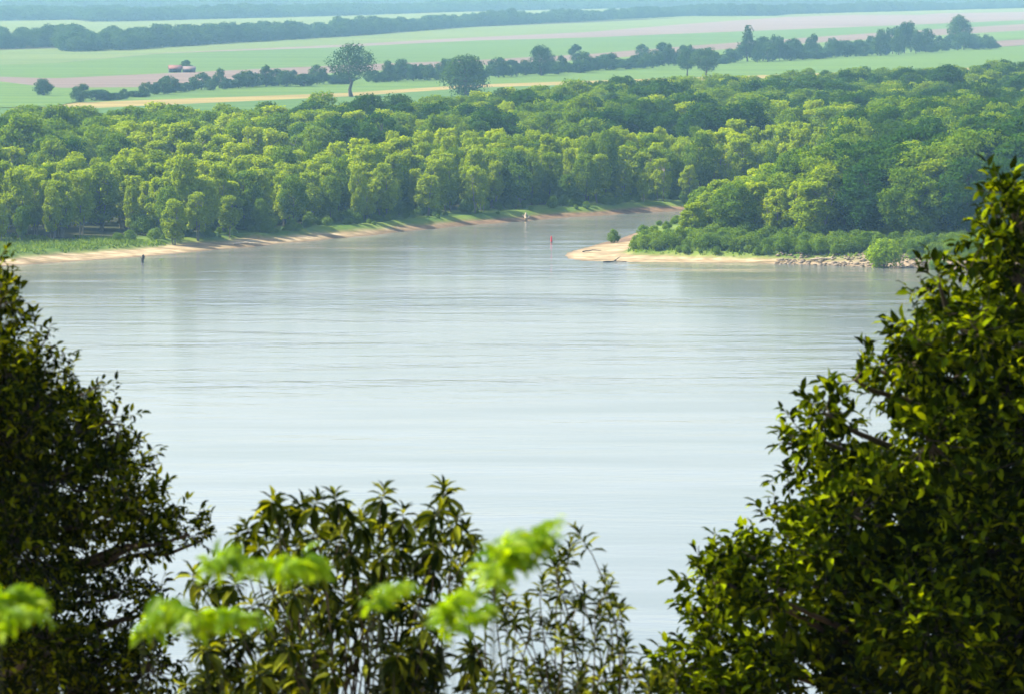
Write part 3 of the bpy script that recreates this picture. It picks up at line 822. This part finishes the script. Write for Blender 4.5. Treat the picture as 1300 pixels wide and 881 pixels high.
for cx in (-W_ * .26, W_ * .26):
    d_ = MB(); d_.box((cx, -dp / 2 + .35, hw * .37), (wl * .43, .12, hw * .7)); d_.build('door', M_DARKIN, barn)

e = at(700, 308, 0)
buoy = empty('buoy', (e[0], e[1], 0)); buoy.scale = (.5, .5, .55); tag(buoy, 'small red channel buoy floating between the bank and the sand bar', 'buoy')
M_RED = noisy('red_paint', (.55, .03, .04), (.7, .06, .06), scale=3, rough=.4)
M_BLACK = noisy('dark_hull', (.03, .02, .02), (.08, .04, .04), scale=3, rough=.5)
def lathe(prof, n=20):
    m_ = MB(); pr = np.array(prof, float)
    V = np.array([(r_ * math.cos(a_), r_ * math.sin(a_), z_) for r_, z_ in pr for a_ in np.arange(n) * 2 * math.pi / n])
    Q_ = [(i * n + j, i * n + (j + 1) % n, (i + 1) * n + (j + 1) % n, (i + 1) * n + j) for i in range(len(pr) - 1) for j in range(n)]
    m_.add(V, Q_); return m_
lathe([(.01, -.4), (.45, -.35), (.55, -.05), (.55, .18), (.42, .26)]).build('float_collar', M_BLACK, buoy, True)
lathe([(.42, .2), (.40, .5), (.34, 1.5), (.27, 2.0), (.12, 2.35), (.01, 2.45)]).build('body', M_RED, buoy, True)

M_DRIFT = noisy('driftwood', (.30, .24, .16), (.60, .50, .36), scale=2, stretch=(1, 1, .5), bump=.4)
M_WETWOOD = noisy('wet_wood', (.03, .03, .03), (.07, .06, .05), scale=3)
def snag(u, v, parts, label, m_, z=0.0):
    e_ = at(u, v, z); mb_ = MB()
    for pts_, r_ in parts:
        pts_ = np.array(pts_, float); q_ = np.array([np.interp(np.linspace(0, len(pts_) - 1, 7), range(len(pts_)), pts_[:, i]) for i in range(3)]).T
        q_[1:-1] += np.random.default_rng(int(u)).normal(size=(5, 3)) * r_[0] * .25
        mb_.tube(q_, np.interp(np.linspace(0, 1, 7), [0, 1], r_), 8)
    return tag(mb_.build('driftwood', m_, smooth=True, loc=e_), label, 'driftwood')
snag(669, 283, [([(0, 0, -.5), (-.3, 0, 1.2), (-.2, .2, 2.2)], (.38, .2)), ([(.1, 0, .2), (.9, .2, -.2)], (.3, .15)), ([(-.3, 0, 1.0), (-1.0, .1, 1.8)], (.16, .07)), ([(-.25, 0, .5), (.6, -.3, 1.5)], (.15, .06))],
     'pale upright tree stump at the water edge of the far bank', M_DRIFT)
snag(181.5, 334, [([(0, 0, -.8), (.05, 0, 1.0), (-.05, 0, 1.5)], (.32, .22)), ([(0, 0, .5), (-.5, .2, 1.0)], (.14, .08))], 'dark stump standing in the water off the left bank', M_WETWOOD)
snag(780, 333, [([(-2.2, 0, 0), (0, .3, .15), (2.4, -.2, .1)], (.16, .07)), ([(0, .3, .2), (1.2, .8, 1.0)], (.12, .04))], 'dark drift log lying at the water edge of the sand bar', M_WETWOOD, .05)
snag(752, 321, [([(-2.0, -.6, .2), (0, 0, .5), (1.8, .7, .4)], (.13, .06))], 'dark drift log lying across the sand near the tip', M_WETWOOD, .4)
snag(1048, 331, [([(-3, 0, .1), (0, .2, .35), (3, .3, .2)], (.22, .1)), ([(1, .2, .3), (1.6, .4, 1.2)], (.1, .03))], 'pale drift log on the shore where sand turns to stones', M_DRIFT, .5)
snag(312, 311, [([(-2.5, 0, .1), (0, .3, .3), (3, .2, .2)], (.25, .1))], 'brown drift log along the foot of the left bank', M_DRIFT, .5)

# ------------------------------------------------------------------ foreground trees on the bluff
def bez(a, b, c_, n=8):
    t_ = np.linspace(0, 1, n)[:, None]; return (1 - t_) ** 2 * a + 2 * t_ * (1 - t_) * b + t_ ** 2 * c_

def fg_tree(name, lobes, root, leafL, leafW, m_leaf, label, seed, dens=1.0, trunk_r=.16, D0=36, sprig=.3):
    rg = np.random.default_rng(seed)
    rz = float(hgt(np.array([root[0]]), np.array([root[1]]))[0])
    base = np.array([root[0], root[1], rz])
    e_ = empty(name, base); tag(e_, label, 'tree')
    C = []
    for u, v, r_, *dd in lobes:
        D = D0 + (dd[0] if dd else rg.uniform(-.9, .9))
        c_ = pt(u, v, D); C.append((c_, r_ * D / F))
    top = np.mean([c_ for c_, _ in C], axis=0); top[:2] = base[:2] * .75 + top[:2] * .25
    tb = MB()
    zz = np.linspace(0, 1, 9)[:, None]
    tp = base + (top + np.array([0, 0, .6]) - base) * zz + rg.normal(size=(9, 3)) * .06 * (zz > 0)
    tp[0] = base - np.array([0, 0, .4])
    tb.tube(tp - base, trunk_r * np.interp(zz[:, 0], [0, .06, 1], [1.5, 1.05, .3]), 10)
    tb.build('trunk', M_BARK, e_, True)
    br = MB(); tw = MB(); P, Dr, U, LL = [], [], [], []
    for c_, r_ in C:
        k_ = np.clip((c_[2] - .5 * np.linalg.norm(c_[:2] - top[:2]) - base[2]) / (top[2] - base[2]), .25, .97)
        i_ = k_ * 8; a = np.array([np.interp(i_, range(9), tp[:, j]) for j in range(3)])
        mid = a * .4 + c_ * .6 + np.array([0, 0, -.12]) + rg.normal(size=3) * .08
        bp = bez(a, mid, c_, 8); bp[1:-1] += rg.normal(size=(6, 3)) * .02
        br.tube(bp - base, np.linspace(trunk_r * .3, .012, 8), 6)
        n = max(5, int(dens * 95 * (r_ / .3) ** 2.2))
        d = norm(rg.normal(size=(n, 3)) * np.array([1, 1.2, 1]))
        lump = norm(rg.normal(size=(6, 3))); tt = (d @ lump.T).max(1)
        rr = r_ * (.42 + .72 * np.clip((tt - .3) / .7, 0, 1)) * rg.random(n) ** .33
        s0 = c_ + d * rr[:, None]
        sdv = norm(d * .8 + np.array([0, 0, .45]) + rg.normal(size=(n, 3)) * .45)
        ln = sprig * rg.uniform(.6, 1.15, n)
        for q_ in range(n):
            st = c_ + (s0[q_] - c_) * rg.uniform(0, .35)
            if q_ % 2 == 0:
                path = bez(st, s0[q_] + rg.normal(size=3) * .02, s0[q_] + sdv[q_] * ln[q_], 5)
                tw.tube(path - base, np.linspace(.006, .002, 5), 3, False)
        m_ = 9
        f_ = np.linspace(.1, 1, m_)
        for j in range(m_):
            p_ = s0 + sdv * (ln * f_[j])[:, None]
            side = norm(np.cross(sdv, rg.normal(size=(n, 3))))
            an = .25 if j == m_ - 1 else .95
            dr = norm(sdv * math.cos(an) + side * math.sin(an) + rg.normal(size=(n, 3)) * .2 - np.array([0, 0, .12]))
            P.append(p_); Dr.append(dr); U.append(norm(np.array([0, 0, 1.]) + rg.normal(size=(n, 3)) * .45)); LL.append(leafL * rg.uniform(.6, 1.2, n))
    P = np.vstack(P); LL = np.concatenate(LL)
    V, Q_, T_ = leaves(P - base, np.vstack(Dr), np.vstack(U), LL, LL * leafW / leafL, 1.2)
    tint = rg.random(len(P)) ** 1.6
    me = npmesh('foliage', V, [Q_, T_], m_leaf, True, {'tint': ('FACE', np.concatenate([np.repeat(tint, 2), np.repeat(tint, 4)]))})
    obj('foliage', me, e_); br.build('branch', M_TWIG, e_, True)
    if tw.V: tw.build('twig', M_TWIG, e_)
    return e_

left = [(-10, 385, 32), (5, 372, 16), (-30, 430, 60), (12, 470, 38), (50, 440, 14), (38, 452, 18), (50, 520, 50), (-10, 540, 80), (95, 505, 24), (100, 545, 45), (140, 535, 20), (130, 590, 45),
        (165, 590, 22), (50, 610, 75), (150, 640, 42), (185, 655, 30), (210, 680, 28), (240, 678, 17), (258, 685, 11), (170, 690, 26), (95, 680, 50), (15, 690, 80), (50, 745, 45), (112, 745, 28),
        (150, 758, 26), (185, 765, 20), (212, 770, 11), (-60, 620, 110), (-10, 790, 80), (60, 820, 60), (130, 835, 50), (190, 850, 40), (-70, 760, 110), (0, 870, 90), (110, 890, 60), (-90, 480, 90), (-60, 360, 50)]
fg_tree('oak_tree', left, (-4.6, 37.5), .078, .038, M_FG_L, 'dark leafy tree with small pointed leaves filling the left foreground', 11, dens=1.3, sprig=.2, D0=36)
right = [(1283, 245, 22), (1262, 268, 18), (1295, 285, 32), (1256, 300, 20), (1262, 340, 30), (1295, 360, 40), (1240, 345, 16), (1193, 362, 15), (1188, 392, 25), (1215, 400, 22), (1240, 420, 42), (1292, 440, 45),
         (1165, 432, 22), (1160, 460, 34), (1118, 470, 20), (1205, 480, 50), (1275, 520, 65), (1150, 505, 34), (1085, 482, 12), (1050, 525, 24), (1020, 548, 24), (1000, 562, 14), (1025, 580, 24), (1065, 562, 24),
         (1180, 560, 45), (1240, 600, 70), (1060, 610, 22), (1100, 612, 40), (1150, 630, 55), (1080, 650, 42), (1040, 640, 22), (988, 666, 13), (1010, 690, 28), (1060, 700, 50), (940, 700, 26), (965, 715, 30), (905, 735, 26),
         (925, 755, 34), (980, 755, 45), (1060, 770, 60), (1150, 720, 70), (1250, 700, 85), (1180, 800, 80), (1280, 800, 80), (885, 775, 18), (900, 815, 35), (980, 840, 60), (1090, 860, 70), (1200, 890, 80), (870, 850, 36),
         (1340, 420, 70), (1350, 560, 90), (1360, 700, 90), (1330, 260, 40), (1300, 880, 80), (920, 890, 50)]
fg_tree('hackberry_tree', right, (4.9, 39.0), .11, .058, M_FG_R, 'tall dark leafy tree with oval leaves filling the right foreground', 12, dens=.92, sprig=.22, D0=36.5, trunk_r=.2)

# bushy trees of the lower middle: whorls of long drooping leaves at the shoot ends
def whorl_tree(name, tips, root, m_leaf, label, seed, D0=31, L=.155, W=.052, lnf=.075, e0_=-62, e1_=66, along=10):
    rg = np.random.default_rng(seed)
    rz = float(hgt(np.array([root[0]]), np.array([root[1]]))[0]); base = np.array([root[0], root[1], rz])
    e_ = empty(name, base); tag(e_, label, 'tree')
    pts_ = [(pt(u, v, D0 + rg.uniform(-.8, .8)), s_) for u, v, s_ in tips]
    cen = np.mean([p_ for p_, _ in pts_], axis=0)
    fork = base * .35 + cen * .65; fork[2] = cen[2] - 1.6
    tb = MB()
    tp = bez(base - np.array([0, 0, .4]), base * .5 + fork * .5 + np.array([.1, 0, .2]), fork, 9)
    tb.tube(tp - base, np.linspace(.09, .05, 9), 8); tb.build('trunk', M_BARK, e_, True)
    br = MB(); P, Dr, U, LL = [], [], [], []
    for p_, s_ in pts_:
        ax = norm(np.array([rg.normal() * .4 + (p_[0] - cen[0]) * .3, rg.normal() * .4, 1.0]))
        ln = lnf * s_ ** 1.6
        st = p_ - ax * ln
        mid = fork * .25 + st * .75 - np.array([0, 0, .35]) + rg.normal(size=3) * np.array([.28, .2, .1])
        path = np.vstack([bez(fork, mid, st, 9), p_[None] + ax[None] * .02])
        br.tube(path - base, np.linspace(.009, .003, 10), 5)
        k_ = along; q_ = np.sort(rg.uniform(.55, .97, k_)) * 8
        P.append(np.array([[np.interp(w_, range(9), path[:9, i_]) for i_ in range(3)] for w_ in q_])); hz = norm(rg.normal(size=(k_, 3)) * np.array([1, 1, .3]) - np.array([0, 0, .35]))
        Dr.append(hz); U.append(norm(rg.normal(size=(k_, 3)) * .4 + np.array([0, 0, 1.]))); LL.append(L * rg.uniform(.6, 1.05, k_))
        m_ = int(rg.integers(17, 26) * (.7 + .3 * s_)); f_ = np.linspace(0, 1, m_)
        ga = np.arange(m_) * 2.4 + rg.uniform(0, 6)
        side = norm(np.cross(ax, np.array([1., .2, 0])));  s2 = np.cross(ax, side)
        elev = R(e0_) + f_ ** 1.15 * R(e1_ - e0_) + rg.normal(size=m_) * .16      # lower leaves hang, the young ones stand up
        dr = (np.cos(elev) * np.cos(ga))[:, None] * side + (np.cos(elev) * np.sin(ga))[:, None] * s2 + np.sin(elev)[:, None] * ax
        pos = st + ax * (ln * (.15 + .9 * f_))[:, None]
        up = norm(ax[None] * np.cos(elev)[:, None] + -np.sin(elev)[:, None] * norm(dr * np.array([1, 1, 0])) + rg.normal(size=(m_, 3)) * .25)
        P.append(pos); Dr.append(dr); U.append(up); LL.append(L * s_ ** .3 * (1.1 - .5 * f_) * rg.uniform(.8, 1.15, m_))
    P = np.vstack(P); LL = np.concatenate(LL)
    V, Q_, T_ = leaves(P - base, np.vstack(Dr), np.vstack(U), LL, LL * W / L, 1.3)
    tint = rg.random(len(P)) ** 1.7
    obj('foliage', npmesh('foliage', V, [Q_, T_], m_leaf, True, {'tint': ('FACE', np.concatenate([np.repeat(tint, 2), np.repeat(tint, 4)]))}), e_)
    br.build('branch', M_TWIG, e_, True)
    return e_
mid = [(312, 668, 1.1), (302, 676, .8), (335, 652, .9), (352, 640, 1), (347, 632, .8), (368, 655, 1), (385, 638, 1), (403, 634, 1.1), (424, 629, 1.1), (418, 650, 1), (440, 648, 1), (458, 660, 1), (488, 622, 1.3), (480, 648, 1.1), (498, 660, 1),
       (470, 672, 1.1), (512, 648, 1.2), (530, 668, 1), (563, 618, 1.5), (560, 645, 1.2), (548, 660, 1), (580, 655, 1.1), (592, 672, 1), (600, 690, .9), (330, 690, 1), (352, 680, 1), (375, 690, 1), (400, 676, 1), (425, 682, 1.1), (445, 695, 1),
       (388, 712, 1), (412, 712, 1), (365, 720, 1), (455, 715, 1.1), (480, 700, 1.1), (500, 690, 1), (520, 700, 1.1), (540, 690, 1), (562, 690, 1), (578, 705, 1), (498, 725, 1), (530, 728, 1), (475, 735, 1), (555, 722, 1),
       (245, 725, 1.1), (262, 742, 1), (286, 752, 1), (300, 738, .9), (318, 765, 1), (345, 750, 1), (372, 748, 1), (398, 745, 1), (425, 745, 1), (445, 762, 1), (412, 772, 1), (380, 778, 1), (470, 765, 1), (500, 758, 1), (525, 765, 1),
       (250, 775, .9), (285, 785, 1), (350, 785, 1), (440, 788, 1), (490, 785, 1), (540, 788, 1), (270, 815, 1), (310, 810, 1), (340, 820, 1)]
r2 = np.random.default_rng(77)
mid += [(r2.uniform(235, 600), r2.uniform(812, 930), 1.15) for _ in range(75)] + [(r2.uniform(340, 570), r2.uniform(690, 800), 1.0) for _ in range(5)]
whorl_tree('chestnut_tree', mid, (-1.1, 33), M_FG_M, 'small tree with whorls of long drooping leaves at the bottom centre', 5)
mid2 = [(700, 690, .8), (731, 672, 1.2), (724, 690, 1.1), (716, 705, 1), (704, 718, 1), (690, 735, 1), (710, 738, 1), (641, 745, 1.1), (622, 728, 1), (628, 750, 1), (652, 770, 1.1), (640, 782, 1), (668, 765, 1), (742, 748, 1), (738, 762, .8),
        (768, 728, 1.3), (774, 745, 1.1), (780, 760, 1), (790, 775, .9), (762, 772, .9), (700, 785, 1), (710, 800, 1), (605, 722, 1), (590, 715, .9), (672, 790, 1), (730, 800, 1), (760, 805, 1), (795, 810, 1)]
mid2 += [(r2.uniform(600, 860), r2.uniform(838, 940), 1.15) for _ in range(60)]
whorl_tree('young_tree', mid2, (.35, 32), M_FG_M, 'slender young tree with upright leafy shoots right of the bottom centre', 6, D0=30, L=.115, W=.032, lnf=.15, e0_=-5, e1_=78, along=16)

# bright feathery shrubs close to the camera, out of focus
def frond_shrub(name, fronds, root, label, seed, D0=13):
    rg = np.random.default_rng(seed)
    rz = float(hgt(np.array([root[0]]), np.array([root[1]]))[0]); base = np.array([root[0], root[1], rz])
    e_ = empty(name, base); tag(e_, label, 'shrub')
    st = MB(); P, Dr, U, LL = [], [], [], []
    for (u0, v0), (u1, v1), (u2, v2) in fronds:
        D = D0 + rg.uniform(-.5, .5)
        a, m_, b_ = pt(u0, v0, D), pt(u1, v1, D + rg.uniform(-.1, .1)), pt(u2, v2, D + rg.uniform(-.15, .15))
        path = bez(a, m_ * 2 - (a + b_) / 2, b_, 17)
        st.tube(np.vstack([bez(base - np.array([0, 0, .2]), np.array([a[0] * .8 + base[0] * .2, a[1], (base[2] + a[2]) / 2]), a, 8)[:-1] - base, path - base]), np.concatenate([np.linspace(.003, .0016, 8), np.linspace(.0016, .0006, 16)]), 5)
        ln = np.linalg.norm(b_ - a)
        for rep in range(2):
            fr = np.linspace(.06, 1, 17)
            for sgn in (-1, 1):
                pos = path; tan = norm(np.gradient(path, axis=0))
                sd_ = norm(np.cross(tan, np.array([0, .25 + .3 * rep, 1.]))) * sgn
                dr = norm(sd_ * .8 + tan * .45 + np.array([0, 0, -.42 - .25 * rep]) + rg.normal(size=tan.shape) * .34)
                P.append(pos + rg.normal(size=pos.shape) * .009); Dr.append(dr); U.append(norm(np.array([0, -.3, 1.]) + rg.normal(size=tan.shape) * .35))
                LL.append(.4 * ln * np.interp(fr, [0, .3, .7, 1], [.6, 1, .85, .4]) * rg.uniform(.85, 1.15, 17))
    P = np.vstack(P); LL = np.clip(np.concatenate(LL), .022, .085)
    V, Q_, T_ = leaves(P - base, np.vstack(Dr), np.vstack(U), LL, LL * .42, 1.2)
    tint = rg.random(len(P))
    obj('foliage', npmesh('foliage', V, [Q_, T_], M_FROND, True, {'tint': ('FACE', np.concatenate([np.repeat(tint, 2), np.repeat(tint, 4)]))}), e_)
    st.build('stem', M_FRESH, e_, True)
frond_shrub('sumac_shrub', [((625, 738), (648, 690), (704, 660)), ((630, 735), (640, 700), (668, 676)), ((645, 720), (670, 690), (706, 678)), ((626, 725), (630, 700), (645, 684)),
                            ((563, 800), (578, 765), (612, 752)), ((565, 790), (572, 768), (590, 748)), ((575, 800), (600, 775), (628, 772)), ((480, 760), (500, 744), (530, 745)), ((470, 775), (485, 752), (512, 742))], (-.1, 13.4),
            'bright lime green sumac with feathery leaves right of the bottom centre', 31)
frond_shrub('sumac_shrub', [((250, 728), (280, 706), (318, 716)), ((262, 722), (285, 700), (300, 696)), ((310, 725), (340, 710), (378, 722)), ((330, 722), (360, 711), (395, 720)), ((360, 728), (385, 713), (412, 724)), ((390, 735), (405, 722), (415, 728)),
                            ((195, 800), (212, 765), (235, 770)), ((180, 800), (205, 778), (250, 784)), ((240, 800), (270, 778), (318, 782)), ((280, 800), (300, 780), (340, 790))], (-.75, 13.6),
            'bright lime green sumac with low feathery leaves below the left tree', 32, D0=13.4)
frond_shrub('sumac_shrub', [((-10, 790), (20, 758), (58, 765)), ((0, 800), (25, 775), (62, 785)), ((-20, 775), (10, 752), (40, 750)),], (-1.4, 13.2),
            'bright lime green sumac at the bottom left corner in front of the dark tree', 33, D0=12.8)

# ------------------------------------------------------------------ haze over the valley
mh = bpy.data.materials.new('haze'); mh.use_nodes = True; t = mh.node_tree
t.nodes.remove(t.nodes['Principled BSDF'])
pv = t.nodes.new('ShaderNodeVolumePrincipled'); pv.inputs['Color'].default_value = (.36, .68, 1.0, 1); pv.inputs['Absorption Color'].default_value = (1, 1, 1, 1); pv.inputs['Density'].default_value = HAZE
pv.inputs['Anisotropy'].default_value = .35
t.links.new(pv.outputs[0], t.nodes['Material Output'].inputs['Volume'])
mb = MB(); mb.box((0, 10900, 28.0), (18100, 22500, 64.0))
tag(mb.build('haze', mh), 'pale blue summer haze over the river valley', 'haze', kind='stuff')
print('TREES', len(T), 'solo', solo.sum(), 'vis>60', (vis > 60).sum(), {k: sum(1 for i in range(len(T)) if T[i][4] == k and solo[i]) for k in 'WBD'})
